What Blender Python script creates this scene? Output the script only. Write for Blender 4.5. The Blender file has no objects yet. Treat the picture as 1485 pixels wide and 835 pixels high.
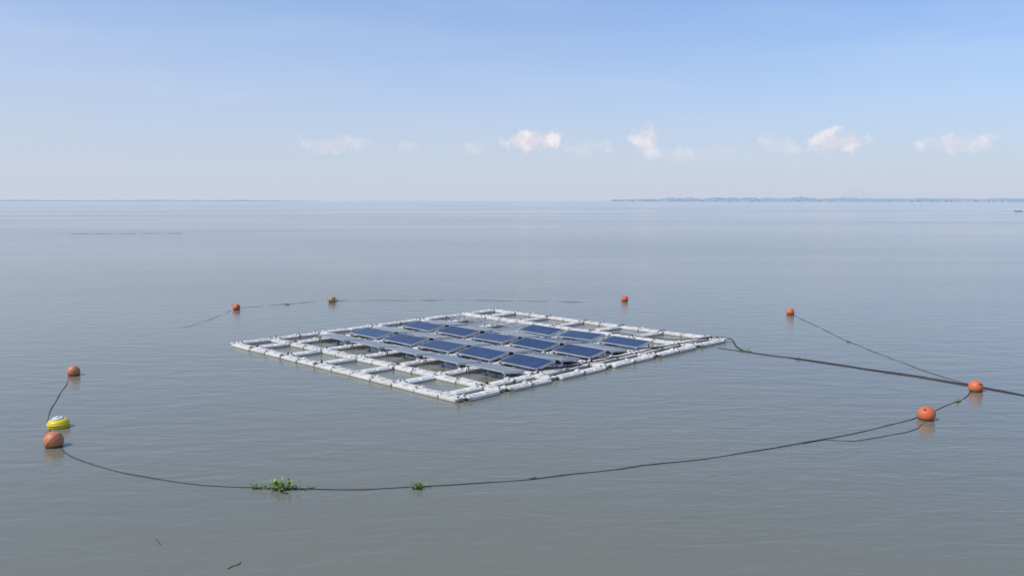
import bpy, bmesh, math, random
from mathutils import Vector, Matrix, noise
random.seed(7)
H=6.0
sc=bpy.context.scene
sc.view_settings.view_transform='Standard'; sc.view_settings.look='None'; sc.view_settings.exposure=0
# camera
cd=bpy.data.cameras.new("camera"); cam=bpy.data.objects.new("camera",cd); sc.collection.objects.link(cam)
cam.location=(0,0,H); cam.rotation_euler=(math.radians(90-5.94),0,0)
cd.sensor_width=36; cd.lens=29.45; cd.clip_start=.1; cd.clip_end=100000; sc.camera=cam
SUN_EL=math.radians(52); SUN_AZ=math.radians(-115)
sd=Vector((math.cos(SUN_EL)*math.sin(SUN_AZ),math.cos(SUN_EL)*math.cos(SUN_AZ),math.sin(SUN_EL)))
sl=bpy.data.lights.new("sun","SUN"); sl.energy=3.2; sl.angle=math.radians(1.0); sl.color=(1,.95,.87)
so=bpy.data.objects.new("sun",sl); sc.collection.objects.link(so); so.rotation_euler=sd.to_track_quat('Z','Y').to_euler()
so.location=(0,0,50)

# ---------- world
w=bpy.data.worlds.new("World"); sc.world=w; w.use_nodes=True
N=w.node_tree.nodes; L=w.node_tree.links; N.clear()
class NB:
    def __init__(s,tree): s.t=tree
    def n(s,t,**k):
        o=s.t.nodes.new(t)
        for a,b in k.items(): setattr(o,a,b)
        return o
    def set(s,inp,v):
        if hasattr(v,'is_output'): s.t.links.new(v,inp)
        elif v is not None: inp.default_value=v
    def m(s,op,a,b=None,c=None,clamp=False):
        o=s.n('ShaderNodeMath',operation=op,use_clamp=clamp)
        for i,v in enumerate((a,b,c)): s.set(o.inputs[i],v)
        return o.outputs[0]
    def vm(s,op,a,b=None):
        o=s.n('ShaderNodeVectorMath',operation=op); s.set(o.inputs[0],a)
        if b is not None: s.set(o.inputs[1],b)
        return o
    def mix(s,f,a,b,bt='MIX'):
        o=s.n('ShaderNodeMix',data_type='RGBA',blend_type=bt); s.set(o.inputs[0],f); s.set(o.inputs[6],a); s.set(o.inputs[7],b); return o.outputs[2]
    def mr(s,v,a,b,c=0,d=1,it='LINEAR'):
        o=s.n('ShaderNodeMapRange',interpolation_type=it); s.set(o.inputs[0],v)
        for i,x in enumerate((a,b,c,d)): s.set(o.inputs[i+1],x)
        return o.outputs[0]
    def noise(s,vec,sc,det=3,rough=.5,dist=0):
        o=s.n('ShaderNodeTexNoise'); s.set(o.inputs['Vector'],vec); o.inputs['Scale'].default_value=sc
        o.inputs['Detail'].default_value=det; o.inputs['Roughness'].default_value=rough; o.inputs['Distortion'].default_value=dist
        return o.outputs[0]
b=NB(w.node_tree)
STR=.12
sky=b.n('ShaderNodeTexSky',sky_type='NISHITA'); sky.sun_disc=False; sky.sun_elevation=SUN_EL; sky.sun_rotation=SUN_AZ
sky.air_density=1.0; sky.dust_density=.4; sky.ozone_density=2.5; sky.altitude=0
tc=b.n('ShaderNodeTexCoord'); sx=b.n('ShaderNodeSeparateXYZ'); L.new(tc.outputs['Generated'],sx.inputs[0])
el=b.m('ARCSINE',sx.outputs[2]); az=b.m('ARCTAN2',sx.outputs[0],sx.outputs[1])
elc=b.m('MAXIMUM',el,0.0)
hz=b.m('EXPONENT',b.m('MULTIPLY',b.m('POWER',elc,1.3),-9.0))
left=b.mr(az,-.7,.7,.16,-.10)
hz=b.m('ADD',hz,b.m('MULTIPLY',left,b.mr(elc,0,.15)),clamp=True)
hazecol=(.575/STR,.63/STR,.745/STR,1)
base=b.mix(1.0,sky.outputs[0],(.76,1.0,1.36,1),'MULTIPLY')
col=b.mix(hz,base,hazecol)
cv=b.n('ShaderNodeCombineXYZ'); b.set(cv.inputs[0],az); b.set(cv.inputs[1],el)
st=b.noise(b.vm('MULTIPLY',cv.outputs[0],(2,14,1)).outputs[0],1.5,3,.5,.3)
stf=b.m('MULTIPLY',b.mr(st,.42,.8,0,.16,'SMOOTHSTEP'),b.mr(el,.02,.12,0,1))
col=b.mix(stf,col,(.68/STR,.77/STR,.88/STR,1))
nz=b.noise(cv.outputs[0],48,5,.58,.1)
nzo=b.m('MULTIPLY',b.m('SUBTRACT',nz,.5),2.6)
clouds=[(490,210,50,12,.42),(590,216,16,9,.25),(690,216,28,10,.28),(770,207,40,16,.9),(848,217,42,11,.28),
 (938,210,26,26,.7),(978,228,28,12,.38),(1120,216,30,16,.35),(1208,208,40,16,.8),(1382,210,48,12,.6),(1040,232,180,20,.15),(760,236,120,14,.10)]
acc=None
for (x,y,wx,wy,a) in clouds:
    A=math.atan((x-742.5)/1215); E=math.atan((291.5-y)/1222*math.cos(A))
    dv=b.vm('MULTIPLY',b.vm('SUBTRACT',cv.outputs[0],(A,E,0)).outputs[0],(1215/wx,1215/wy,0))
    ln=b.vm('LENGTH',dv.outputs[0]).outputs['Value']
    mk=b.mr(b.m('ADD',ln,nzo),1.15,.45,0,a,'SMOOTHSTEP')
    acc=mk if acc is None else b.m('MAXIMUM',acc,mk)
acc=b.m('MULTIPLY',acc,b.mr(el,.040,.068,.4,1,'SMOOTHSTEP'))
ccol=b.mix(b.mr(nz,.36,.52,1,0),(.72/STR,.71/STR,.79/STR,1),(.89/STR,.865/STR,.89/STR,1))
col=b.mix(acc,col,ccol)
bg=b.n('ShaderNodeBackground'); L.new(col,bg.inputs[0]); bg.inputs[1].default_value=STR
wo=b.n('ShaderNodeOutputWorld'); L.new(bg.outputs[0],wo.inputs[0])

# ---------- materials
def mat(name):
    m=bpy.data.materials.new(name); m.use_nodes=True; nb=NB(m.node_tree)
    return m,nb,m.node_tree.nodes['Principled BSDF']
def simple(name,c,rough=.5,var=.15,scale=8,metal=0,bump=0):
    m,nb,p=mat(name); tc=nb.n('ShaderNodeTexCoord')
    n=nb.noise(tc.outputs['Object'],scale,4,.6)
    c2=tuple(max(0,x*(1-var)) for x in c)+(1,); c1=tuple(min(1,x*(1+var)) for x in c)+(1,)
    nb.set(p.inputs['Base Color'],nb.mix(nb.mr(n,.3,.7),c2,c1)); p.inputs['Roughness'].default_value=rough; p.inputs['Metallic'].default_value=metal
    if bump:
        bu=nb.n('ShaderNodeBump'); bu.inputs['Distance'].default_value=bump; nb.set(bu.inputs['Height'],n); nb.set(p.inputs['Normal'],bu.outputs[0])
    return m
# water
mw,nb,p=mat("lake_water")
g=nb.n('ShaderNodeNewGeometry'); pos=g.outputs['Position']
big=nb.noise(nb.vm('MULTIPLY',pos,(.004,.012,0)).outputs[0],1,3,.55,.4)
big2=nb.noise(nb.vm('MULTIPLY',pos,(.03,.07,0)).outputs[0],1,2,.5)
near=nb.mix(nb.mr(nb.m('ADD',nb.m('MULTIPLY',big,.6),nb.m('MULTIPLY',big2,.4)),.35,.65),(.183,.183,.130,1),(.210,.208,.152,1))
# distance haze painted into the base colour: far water blends to pale grey-blue
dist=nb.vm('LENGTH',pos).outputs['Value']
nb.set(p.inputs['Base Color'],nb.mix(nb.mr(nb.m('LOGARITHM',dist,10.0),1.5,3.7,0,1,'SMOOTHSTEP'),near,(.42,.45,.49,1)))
p.inputs['IOR'].default_value=1.333
nb.set(p.inputs['Roughness'],nb.mr(big,.35,.65,.09,.2))
w1=nb.noise(nb.vm('MULTIPLY',pos,(.55,1.5,1)).outputs[0],1.0,2,.5,.6)
w2=nb.noise(nb.vm('MULTIPLY',pos,(2.6,5.5,1)).outputs[0],1.0,3,.55,.3)
hgt=nb.m('ADD',nb.m('MULTIPLY',w1,.026),nb.m('MULTIPLY',nb.m('MULTIPLY',w2,.015),nb.mr(big2,.35,.62,.3,1)))
bu=nb.n('ShaderNodeBump'); bu.inputs['Strength'].default_value=1; bu.inputs['Distance'].default_value=1; nb.set(bu.inputs['Height'],hgt); nb.set(p.inputs['Normal'],bu.outputs[0])
def mesh_obj(name,V,F,mats,MI=None,smooth=False,loc=(0,0,0),rot=(0,0,0)):
    me=bpy.data.meshes.new(name); me.from_pydata(V,[],F)
    for m in mats: me.materials.append(m)
    if MI: me.polygons.foreach_set('material_index',MI)
    if smooth: me.polygons.foreach_set('use_smooth',[True]*len(F))
    me.update(); o=bpy.data.objects.new(name,me); sc.collection.objects.link(o); o.location=loc; o.rotation_euler=rot
    return o
R=45000
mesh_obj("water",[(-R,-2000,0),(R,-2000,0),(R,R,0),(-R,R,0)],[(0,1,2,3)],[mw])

# ---------- mesh accumulator
class Acc:
    def __init__(s): s.V=[];s.F=[];s.M=[]
    def add(s,tpl,M,mi=0):
        n=len(s.V); s.V+= [tuple(M@Vector(v)) for v in tpl[0]]; s.F+=[tuple(i+n for i in f) for f in tpl[1]]; s.M+=[mi]*len(tpl[1])
def tpl_from(bm):
    bm.verts.ensure_lookup_table(); bm.verts.index_update()
    r=([tuple(v.co) for v in bm.verts],[tuple(v.index for v in f.verts) for f in bm.faces]); bm.free(); return r
def rbox(x,y,z,bev=.02,seg=1,vbev=0):
    bm=bmesh.new(); bmesh.ops.create_cube(bm,size=1); bmesh.ops.scale(bm,vec=(x,y,z),verts=bm.verts)
    if vbev:
        ed=[e for e in bm.edges if abs(e.verts[0].co.z-e.verts[1].co.z)>z*.5]
        bmesh.ops.bevel(bm,geom=ed,offset=vbev,segments=3,affect='EDGES',profile=.5)
    if bev:
        ed=[e for e in bm.edges if abs(e.verts[0].co.z-e.verts[1].co.z)<1e-5 ] if vbev else bm.edges[:]
        bmesh.ops.bevel(bm,geom=ed,offset=bev,segments=seg,affect='EDGES',profile=.5)
    return tpl_from(bm)
def cyl(r,h,n=12,r2=None):
    bm=bmesh.new(); bmesh.ops.create_cone(bm,cap_ends=True,segments=n,radius1=r,radius2=r if r2 is None else r2,depth=h); return tpl_from(bm)
T=Matrix.Translation
def RZ(a): return Matrix.Rotation(a,4,'Z')

# float plastic
mf,nb,p=mat("float_plastic")
g=nb.n('ShaderNodeNewGeometry'); ps=nb.n('ShaderNodeSeparateXYZ'); nb.set(ps.inputs[0],g.outputs['Position'])
n1=nb.noise(g.outputs['Position'],1.3,4,.65); n2=nb.noise(g.outputs['Position'],9,3,.7)
isl=g.outputs['Random Per Island']
c=nb.mix(nb.mr(isl,0,1),(.65,.61,.54,1),(.77,.735,.66,1))
c=nb.mix(nb.mr(nb.m('ADD',nb.m('MULTIPLY',n1,.5),nb.m('MULTIPLY',n2,.5)),.50,.66,0,.7),c,(.35,.31,.24,1))
c=nb.mix(nb.mr(nb.m('ADD',ps.outputs[2],nb.m('MULTIPLY',n2,.03)),.022,.04,1,0),c,(.10,.09,.06,1))
nb.set(p.inputs['Base Color'],c); p.inputs['Roughness'].default_value=.6
bu=nb.n('ShaderNodeBump'); bu.inputs['Distance'].default_value=.01; nb.set(bu.inputs['Height'],n2); nb.set(p.inputs['Normal'],bu.outputs[0])
mdark=simple("black_rubber",(.02,.02,.022),.5)
malu=simple("aluminium",(.55,.56,.57),.4,.1,5,.6)
# platform frame
ang=math.radians(-44.4)
ox,oy=-11.86,34.48
BASE=T((ox,oy,0))@RZ(ang)   # local x runs along the near-left edge, local y along the far-left edge
SL=[.04,.30,.69,1.08,1.46,1.85,2.235,2.37]; SL=[x*H for x in SL]
TL=[.04,.33,.73,1.215,1.70,2.20,2.565]; TL=[x*H for x in TL]
W=.45; DZ=-.03
acc_=Acc(); cache={}
def put_float(cx,cy,Ln,along):
    k=round(Ln,2)
    if k not in cache: cache[k]=(rbox(Ln,W,.22,.03,2,.07), rbox(Ln*.34,W*.62,.03,.01,1))
    a,pd=cache[k]
    j=Matrix.Rotation(random.uniform(-.03,.03),4,'Z')@Matrix.Rotation(random.uniform(-.03,.03),4,'X')@Matrix.Rotation(random.uniform(-.016,.016),4,'Y')
    M=BASE@T((cx+random.uniform(-.02,.02),cy+random.uniform(-.02,.02),.02+DZ+random.uniform(-.012,.012)))@RZ(0 if along=='s' else math.pi/2)@j
    acc_.add(a,M)
    for q in (-.22,.22): acc_.add(pd,M@T((q*Ln,0,.118)))
bolt=cyl(.03,.05,8); ear=rbox(.16,.16,.05,.012,1)
for t in TL:
    for i in range(len(SL)-1):
        a,bb=SL[i],SL[i+1]
        n=max(1,round((bb-a)/1.2)); d=(bb-a)/n
        for k in range(n): put_float(a+(k+.5)*d,t,d-.03,'s')
        for k in range(n+1):
            M=BASE@T((a+k*d,t,DZ))
            if random.random()<.85:
                for sgn in (-1,1): acc_.add(ear,M@T((0,sgn*.13,.145)),0); acc_.add(bolt,M@T((0,sgn*.13,.18)),1 if random.random()<.5 else 0)
for s in SL:
    for i in range(len(TL)-1):
        a=TL[i]+W/2; bb=TL[i+1]-W/2
        n=max(1,round((bb-a)/1.3)); d=(bb-a)/n
        for k in range(n): put_float(s,a+(k+.5)*d,d-.03,'t')
        for k in range(n+1):
            M=BASE@T((s,a+k*d,DZ))@RZ(math.pi/2)
            if random.random()<.7:
                for sgn in (-1,1): acc_.add(ear,M@T((0,sgn*.13,.145)),0); acc_.add(bolt,M@T((0,sgn*.13,.18)),1 if random.random()<.4 else 0)
plat=mesh_obj("floating_pontoon_platform",acc_.V,acc_.F,[mf,mdark],acc_.M)

# solar panels
mg,nb,p=mat("solar_glass")
tc=nb.n('ShaderNodeTexCoord'); s3=nb.n('ShaderNodeSeparateXYZ'); nb.set(s3.inputs[0],tc.outputs['Object'])
def line(v,per,wd):
    f=nb.m('FRACT',nb.m('ADD',nb.m('DIVIDE',v,per),100.0)); d=nb.m('ABSOLUTE',nb.m('SUBTRACT',f,.5)); return nb.m('GREATER_THAN',d,.5-wd/per/2)
ln=nb.m('MAXIMUM',line(s3.outputs[0],.16,.006),line(s3.outputs[1],.16,.006))
oi=nb.n('ShaderNodeObjectInfo')
base=nb.mix(oi.outputs['Random'],(.008,.020,.055,1),(.016,.036,.09,1))
dn=nb.noise(tc.outputs['Object'],3,4,.6)
base=nb.mix(ln,base,(.14,.18,.25,1))
base=nb.mix(nb.mr(dn,.5,.8,0,.12),base,(.3,.3,.3,1))
nb.set(p.inputs['Base Color'],base); nb.set(p.inputs['Roughness'],nb.mr(dn,.3,.8,.06,.18))
p.inputs['IOR'].default_value=1.45
mback=simple("panel_backsheet",(.12,.12,.12),.6)
PL,PW=1.90,1.02
def panel(sc_,tc_,tilt,nm="solar_panel"):
    a=Acc()
    fr=.035; th=.045
    a.add(rbox(PL,fr,th,.004),T((0,PW/2-fr/2,0)),0); a.add(rbox(PL,fr,th,.004),T((0,-PW/2+fr/2,0)),0)
    a.add(rbox(fr,PW-2*fr-.004,th,.004),T((PL/2-fr/2,0,0)),0); a.add(rbox(fr,PW-2*fr-.004,th,.004),T((-PL/2+fr/2,0,0)),0)
    a.add(rbox(PL-2*fr-.004,PW-2*fr-.004,.008,0),T((0,0,th/2-.008)),1)
    a.add(rbox(PL-2*fr-.01,PW-2*fr-.01,.006,0),T((0,0,th/2-.022)),2)
    a.add(rbox(.14,.12,.03,.005),T((0,PW*.3,th/2-.045)),3)
    z=.275+random.uniform(-.015,.015)
    for sx_ in (-.90,.90):
        a.add(rbox(.045,PW*1.02,.04,.004),T((sx_,0,-.046)),0)
        for yy in (-.42,.42):
            hh=z-.05+ (math.tan(tilt)*yy); hl=max(.05,hh-.03)
            Ml=Matrix.Rotation(-tilt,4,'X')
            a.add(rbox(.05,.05,hl,.004),T((sx_,yy,-.05))@Ml@T((0,0,-hl/2)),0)
    o=mesh_obj(nm,a.V,a.F,[malu,mg,mback,mdark],a.M)
    o.matrix_world=BASE@T((sc_,tc_,z))@Matrix.Rotation(tilt+random.uniform(-.02,.02),4,'X')@Matrix.Rotation(random.uniform(-.02,.02),4,'Y')@RZ(random.uniform(-.012,.012))
    return o
PS=[.495*H,.885*H,1.27*H,1.655*H,2.042*H]
tilt=math.radians(8)
for tt in (.865,1.35,1.835):
    for i,s in enumerate(PS):
        if tt>1.8 and i<2:
            a=Acc()
            for q in (-.35,0,.35): a.add(rbox(2.1,.04,.04,.005),T((0,q,0)))
            for q in (-.9,-.45,0,.45,.9): a.add(rbox(.04,.95,.04,.005),T((q,0,-.045)))
            for q in (-.92,.92):
                for r_ in (-.4,.4): a.add(rbox(.05,.05,.18,.005),T((q,r_,-.15)))
            o=mesh_obj("mounting_rack",a.V,a.F,[malu],a.M); o.matrix_world=BASE@T((s,tt*H,.31)); continue
        panel(s,tt*H,tilt)
for tt in (.60,1.085,1.57):
    for i,s in enumerate(PS): panel(s,tt*H,math.radians(-5.0))

# ---------- curves
def tube(name,pts,r,m,z=None,wob=0,fine=.5):
    P=[Vector((q[0],q[1],q[2] if len(q)>2 else z)) for q in pts]; out=[]
    for i in range(len(P)-1):
        p0=P[max(i-1,0)];p1=P[i];p2=P[i+1];p3=P[min(i+2,len(P)-1)]
        n=max(2,int((p2-p1).length/fine))
        for k in range(n):
            t=k/n; out.append(.5*((2*p1)+(p2-p0)*t+(2*p0-5*p1+4*p2-p3)*t*t+(3*p1-p0-3*p2+p3)*t**3))
    out.append(P[-1])
    cu=bpy.data.curves.new(name,'CURVE'); cu.dimensions='3D'; cu.bevel_depth=r; cu.bevel_resolution=2
    sp=cu.splines.new('POLY'); sp.points.add(len(out)-1)
    for i,q in enumerate(out):
        nx=noise.noise(Vector((i*.35,len(name),0)))*wob; ny=noise.noise(Vector((i*.35,5,9)))*wob
        zz=q.z+noise.noise(Vector((i*.5,3,1)))*wob*.12
        sp.points[i].co=(q.x+nx,q.y+ny,zz,1)
        sp.points[i].radius=1+.35*noise.noise(Vector((i*.8,2,4)))
    o=bpy.data.objects.new(name,cu); sc.collection.objects.link(o); cu.materials.append(m)
    return o
mrope=simple("dark_rope",(.04,.05,.08),.7,.4,30)
mrope2=simple("dark_cable",(.025,.028,.04),.6,.4,30)
# ground-plane positions in metres
front=[(-14.86,27.5),(-13.89,25.14),(-13.18,23.38),(-12.41,21.91),(-11.45,20.49),(-10.67,19.51),(-9.8,18.77),(-8.59,18.03),(-7.04,17.39),(-5.47,17.09),(-4.07,16.96),(-2.07,17.13),(-.63,17.39),(.87,17.8),(2.44,18.32),(4.12,18.92),(5.96,19.73),(7.89,20.68),(10.13,21.98),(11.94,23.38),(13.52,24.88),(14.63,26.08)]
tube("mooring_rope",front,.010,mrope,.009,.12)
tube("mooring_rope",[(7.24,20.31),(7.89,20.68),(8.6,20.49),(9.71,21.05),(10.71,21.64),(11.5,22.77)],.008,mrope,.006,.12)
tube("mooring_rope",[(-15.66,39.43),(-15.34,41.73),(-15.46,45.73)],.009,mrope,.000,.15)
tube("mooring_rope",[(-15.28,46.92),(-13.17,48.51),(-10.88,50.2),(-5.95,50.38),(-1.77,50.38),(2.38,49.86),(4.41,49.51)],.009,mrope,.000,.2)
tube("mooring_rope",[(14.84,44.32),(14.67,39.87),(14.41,35.33),(14.56,31.28),(14.66,28.85),(15.08,26.98)],.009,mrope,.006,.15)
def LP(s,t,z): v=BASE@Vector((s,t,z)); return (v.x,v.y,v.z)
pipe=[LP(12.6,4.9,.17),LP(13.4,5.6,.17),LP(13.75,8,.18),LP(13.7,11,.18),LP(13.8,13.5,.18),LP(13.9,15.0,.18),LP(14.3,15.9,.05)]
tail=[(9.32,33.11),(10.98,31.49),(12.6,29.7),(13.93,28.33),(14.88,27.03),(15.88,25.51),(17.13,23.23)]
tube("power_cable",pipe+[(x,y,.012) for x,y in tail],.022,mrope2,0,.06)
tube("power_cable",[(8.43,33.86,.008),(9.32,33.03,.008),(10.95,31.36,.008),(12.55,29.52,.008),(13.85,28.12,.008),(14.8,26.83,.008),(15.86,25.40,.008),(17.13,23.15,.008)],.015,mrope2,0,.08)
for k in range(6):
    t0=TL[[2,3,4,5,2,4][k]]+random.uniform(-.1,.1)
    pts=[LP(8+random.random()*2,t0,.15),LP(11,t0+random.uniform(-.15,.15),.15),LP(12.8,t0+.1,.16),LP(13.5,t0+.8,.18),LP(13.75,t0+2.0,.18)]
    tube("panel_cable",pts,.018,mrope2,0,.12)

# ---------- buoys
def lathe(prof,n=40):
    V=[];F=[]
    for r,z in prof:
        for i in range(n): a=2*math.pi*i/n; V.append((r*math.cos(a),r*math.sin(a),z))
    for j in range(len(prof)-1):
        for i in range(n): F.append((j*n+i,j*n+(i+1)%n,(j+1)*n+(i+1)%n,(j+1)*n+i))
    F.append(tuple(range(n-1,-1,-1))); F.append(tuple(range((len(prof)-1)*n,len(prof)*n)))
    return V,F
def buoy_mat(name,c,c2):
    m,nb,p=mat(name); g=nb.n('ShaderNodeNewGeometry'); ps=nb.n('ShaderNodeSeparateXYZ'); nb.set(ps.inputs[0],g.outputs['Position'])
    n=nb.noise(g.outputs['Position'],9,4,.65)
    cc=nb.mix(nb.mr(n,.35,.7),c+(1,),c2+(1,))
    cc=nb.mix(nb.mr(nb.m('ADD',ps.outputs[2],nb.m('MULTIPLY',n,.06)),.05,.10,.9,0),cc,(.10,.06,.035,1))
    n2=nb.noise(g.outputs['Position'],40,3,.6)
    cc=nb.mix(nb.mr(n2,.62,.72,0,.5),cc,(.45,.4,.33,1))
    nb.set(p.inputs['Base Color'],cc); p.inputs['Roughness'].default_value=.5; return m
mA=buoy_mat("faded_orange",(.64,.19,.075),(.54,.23,.11)); mB=buoy_mat("orange_red",(.74,.15,.04),(.62,.18,.07)); mC=buoy_mat("pale_orange",(.52,.28,.15),(.45,.2,.1))
def buoy(x,y,d,m):
    r=d/2
    prof=[]
    for i in range(1,28):
        a=math.pi*i/28; rr=r*math.sin(a); zz=-r*math.cos(a)
        if i==14: rr+=.012
        prof.append((rr,zz))
    prof+=[(.035,r+.0),(.035,r+.03),(.012,r+.035)]
    A=Acc(); A.add(lathe(prof,36),Matrix())
    ms,ns=14,8; tv=[];tf=[]
    for i in range(ms):
        for j in range(ns):
            u=2*math.pi*i/ms; v=2*math.pi*j/ns; q=.028+.009*math.cos(v)
            tv.append((q*math.cos(u),.009*math.sin(v),q*math.sin(u)))
            tf.append((i*ns+j,((i+1)%ms)*ns+j,((i+1)%ms)*ns+(j+1)%ns,i*ns+(j+1)%ns))
    A.add((tv,tf),T((0,0,r+.05)),0)
    o=mesh_obj("mooring_buoy",A.V,A.F,[m,mdark],A.M,True)
    o.location=(x,y,r*.62); o.rotation_euler=(random.uniform(-.9,.9),random.uniform(-.9,.9),random.random()*3)
    return o
for X,Y,d,m in [(-11.26,20.08,.46,mA),(-15.16,28.51,.42,mA),(-15.26,46.02,.42,mB),(-10.73,49.51,.42,mC),(6.78,50.03,.42,mB),(14.75,44.04,.42,mB),(14.7,26.08,.43,mB),(11.43,22.62,.46,mB)]:
    buoy(X,Y,d,m)
mY=simple("yellow_plastic",(.78,.60,.03),.4,.1,6); mWh=simple("white_plastic",(.68,.68,.64),.5,.08,6)
A=Acc(); A.add(lathe([(.16,-.15),(.24,-.10),(.265,-.02),(.27,.04),(.262,.10),(.23,.15),(.15,.18)],40),Matrix(),0)
A.add(lathe([(.14,.175),(.142,.20),(.125,.218),(.08,.226),(.03,.228)],32),Matrix(),1)
A.add(lathe([(.275,.045),(.282,.055),(.282,.07),(.27,.08)],40),Matrix(),0)
A.add(lathe([(.04,.215),(.04,.25),(.03,.26)],16),Matrix(),1)
mesh_obj("marker_buoy",A.V,A.F,[mY,mWh],A.M,True,(-12.09,21.84,.05),(.06,-.04,0))

# ---------- water hyacinth
mleaf,nb,p=mat("hyacinth_leaf"); gi=nb.n('ShaderNodeNewGeometry')
nb.set(p.inputs['Base Color'],nb.mix(gi.outputs['Random Per Island'],(.06,.15,.02,1),(.26,.36,.06,1))); p.inputs['Roughness'].default_value=.5
mst=simple("hyacinth_root",(.07,.06,.03),.8)
def hyac(c,nleaf,rad,size,stretch=1.0,rot=0):
    A=Acc()
    for k in range(nleaf):
        a=random.random()*6.28; r=rad*math.sqrt(random.random()); bx=r*math.cos(a)*stretch; by=r*math.sin(a)*.7
        lean=random.uniform(.3,1.35); la=random.random()*6.28; hl=size*random.uniform(.5,1.1)
        tip=Vector((bx+math.cos(la)*hl*math.sin(lean),by+math.sin(la)*hl*math.sin(lean),hl*math.cos(lean)*.9+.01))
        b0=Vector((bx,by,-.01)); d=(tip-b0).normalized(); sidev=d.cross(Vector((0,0,1))); sidev=sidev.normalized() if sidev.length>1e-3 else Vector((1,0,0))
        wv=sidev*.009; n=len(A.V)
        A.V+=[tuple(b0-wv),tuple(b0+wv),tuple(tip+wv*.6),tuple(tip-wv*.6)]; A.F.append((n,n+1,n+2,n+3)); A.M.append(0)
        ll=size*random.uniform(.35,.6); lw=ll*.36; up=sidev.cross(d).normalized(); ax=(d+up*random.uniform(-.6,.2)).normalized(); n=len(A.V)
        cup=ax.cross(sidev).normalized()
        A.V.append(tuple(tip))
        for u,v in ((.25,.75),(.55,1),(.85,.6),(1,0),(.85,-.6),(.55,-1),(.25,-.75)):
            A.V.append(tuple(tip+ax*ll*u+sidev*lw*v+cup*abs(v)*lw*.3))
        A.V.append(tuple(tip+ax*ll*.5)); c_=n+8
        for q in range(7): A.F.append((c_,n+q,n+q+1)); A.M.append(0)
        A.F.append((c_,n+7,n)); A.M.append(0)
    for k in range(int(nleaf/2)):
        a=random.random()*6.28; r=rad*random.random()*1.1
        A.add(rbox(random.uniform(.05,.18),.015,.012,0),T((r*math.cos(a)*stretch,r*math.sin(a)*.7,.008))@RZ(random.random()*3),1)
    o=mesh_obj("water_hyacinth",A.V,A.F,[mleaf,mst],A.M); o.location=(c[0],c[1],0); o.rotation_euler=(0,0,rot)
hyac((-4.84,17.01),60,.15,.18,1.9); hyac((-5.36,17.05),14,.06,.11,1.3); hyac((-4.45,17.01),18,.12,.06,2.4)
hyac((-1.97,17.05),34,.09,.13,1.1); hyac((-10.61,49.51),22,.18,.26,1.3); hyac((-13.0,48.18),9,.12,.12,1.5)
hyac((9.3,33.04),18,.16,.10,1.5); hyac((10.9,31.42),12,.12,.08,1.3); hyac((13.38,24.62),12,.06,.08,1.2); hyac((14.4,35.32),9,.1,.08,1); hyac((.49,17.71),6,.06,.04,2)
mstick=simple("wet_wood",(.03,.025,.02),.6)
tube("floating_stick",[(-4.66,13.18),(-4.62,13.28),(-4.55,13.33),(-4.53,13.44)],.006,mstick,.007,.01,fine=.05)
tube("floating_stick",[(-6.36,14.42),(-6.25,14.27),(-6.18,14.15)],.004,mstick,.005,.01,fine=.05)
# ---------- fish pen far left
A=Acc()
for i in range(46):
    f=i/45; x=-80+20*f+random.uniform(-.1,.1); y=152+3*f
    if random.random()<.6: A.add(cyl(.02,.18,6),T((x,y,.03+random.uniform(-.05,.04))),0)
for i in range(45):
    f=(i+.5)/45
    if i%9<7: A.add(rbox(20/45,.04,.05,0),T((-80+20*f,152+3*f,.01+random.uniform(-.01,.01))),0)
mesh_obj("fish_pen_net",A.V,A.F,[simple("bamboo_wet",(.16,.17,.16),.8)],A.M)
# ---------- outrigger boat far right
A=Acc(); nn=14; rows=[]
for i in range(nn+1):
    u=i/nn*2-1; hw=.42*(1-abs(u)**2.6)+.02; x=u*2.2; sheer=.35+.35*abs(u)**2.5
    base_=len(A.V); A.V+=[(x,-hw,sheer),(x,-hw*.7,.05),(x,0,-.12),(x,hw*.7,.05),(x,hw,sheer),(x,hw*.85,sheer-.02),(x,0,.02),(x,-hw*.85,sheer-.02)]; rows.append(base_)
for i in range(nn):
    for j in range(8): A.F.append((rows[i]+j,rows[i+1]+j,rows[i+1]+(j+1)%8,rows[i]+(j+1)%8)); A.M.append(0)
for q in (-1.0,1.1):
    A.add(rbox(.06,4.2,.05,.01),T((q,0,.40)),1)
for sgn in (-1,1):
    A.add(rbox(3.8,.09,.09,.02),T((0,sgn*2.05,.05)),1)
    for q in (-1.0,1.1): A.add(rbox(.05,.05,.34,.01),T((q,sgn*2.05,.22)),1)
for q in (-1.6,0,1.7): A.add(rbox(.22,.55,.04,.01),T((q,0,.30)),1)
mesh_obj("outrigger_boat",A.V,A.F,[simple("painted_hull",(.10,.12,.14),.6),simple("bamboo",(.18,.16,.12),.7)],A.M,False,(278,462,0),(0,0,.3))
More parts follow.
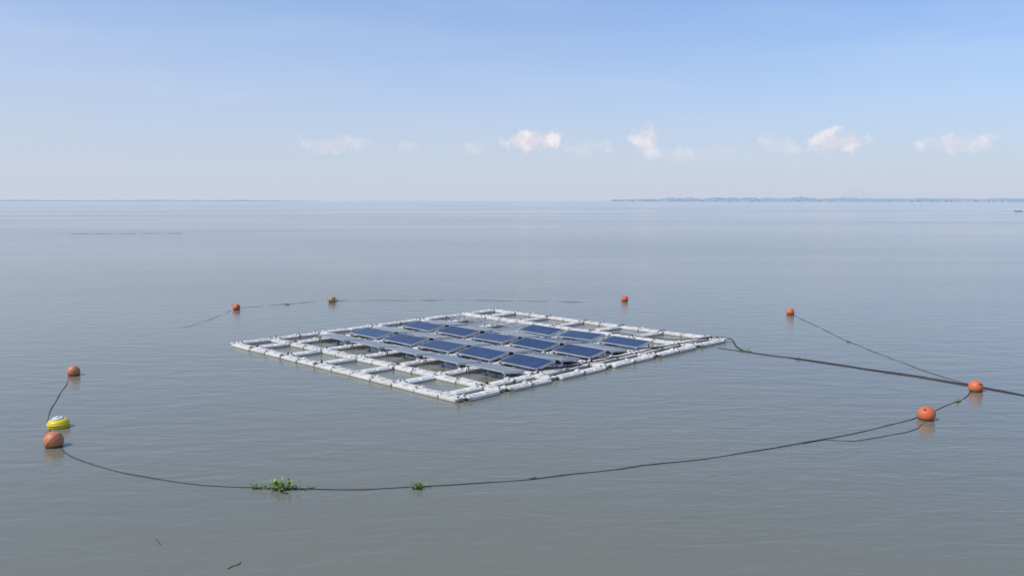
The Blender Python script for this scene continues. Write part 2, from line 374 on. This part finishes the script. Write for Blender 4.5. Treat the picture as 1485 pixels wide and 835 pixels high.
# ---------- shoreline
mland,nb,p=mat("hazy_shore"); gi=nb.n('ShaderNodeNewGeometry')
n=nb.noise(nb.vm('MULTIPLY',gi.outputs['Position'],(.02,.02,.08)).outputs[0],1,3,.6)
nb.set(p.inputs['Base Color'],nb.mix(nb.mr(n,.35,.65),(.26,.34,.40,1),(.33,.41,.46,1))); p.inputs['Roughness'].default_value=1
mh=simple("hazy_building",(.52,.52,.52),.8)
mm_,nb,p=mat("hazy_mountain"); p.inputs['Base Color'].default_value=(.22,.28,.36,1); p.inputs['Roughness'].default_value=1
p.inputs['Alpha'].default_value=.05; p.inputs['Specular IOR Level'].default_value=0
def shore(pts,hs,name,n=900,seed=0,depth=250,mm=None):
    A=Acc(); 
    prof=[(0,0),(1,1)] if mm else [(0,0),(.02,.7),(.1,.95),(.4,1),(1,.8)]
    tot=len(pts)-1
    for i in range(n+1):
        f=i/n*tot; k=min(int(f),tot-1); u=f-k
        x=pts[k][0]*(1-u)+pts[k+1][0]*u; y=pts[k][1]*(1-u)+pts[k+1][1]*u
        if mm:
            s_=u*u*(3-2*u); h=hs[k]*(1-s_)+hs[k+1]*s_; hh=h*(.9+.25*noise.noise(Vector((i*.05,seed,3)))+.05*noise.noise(Vector((i*.2,seed,7))))
        else:
            h=hs[k]*(1-u)+hs[k+1]*u
            y+=noise.noise(Vector((i*.02,seed,0)))*60
            hh=h*(.62+.35*noise.noise(Vector((i*.03,seed,3)))+.28*noise.noise(Vector((i*.17,seed,7)))+.22*noise.noise(Vector((i*.6,seed,9))))
            hh=max(hh,h*.12)
        for dy,q in prof: A.V.append((x+dy*depth*.1,y+dy*depth,hh*q*(1+(0 if mm else .15*noise.noise(Vector((i*.7,dy*5,seed)))))-.3))
    m=len(prof)
    for i in range(n):
        for j in range(m-1):
            a=i*m+j; A.F.append((a,a+m,a+m+1,a+1)); A.M.append(0)
    if seed==1:
        for k in range(60):
            f=random.random()*tot; kk=min(int(f),tot-1); u=f-kk; x=pts[kk][0]*(1-u)+pts[kk+1][0]*u; y=pts[kk][1]*(1-u)+pts[kk+1][1]*u
            A.add(rbox(random.uniform(8,30),10,random.uniform(5,10),0),T((x,y-70,3)),1)
    return mesh_obj(name,A.V,A.F,[mm or mland,mh],A.M,bool(mm))
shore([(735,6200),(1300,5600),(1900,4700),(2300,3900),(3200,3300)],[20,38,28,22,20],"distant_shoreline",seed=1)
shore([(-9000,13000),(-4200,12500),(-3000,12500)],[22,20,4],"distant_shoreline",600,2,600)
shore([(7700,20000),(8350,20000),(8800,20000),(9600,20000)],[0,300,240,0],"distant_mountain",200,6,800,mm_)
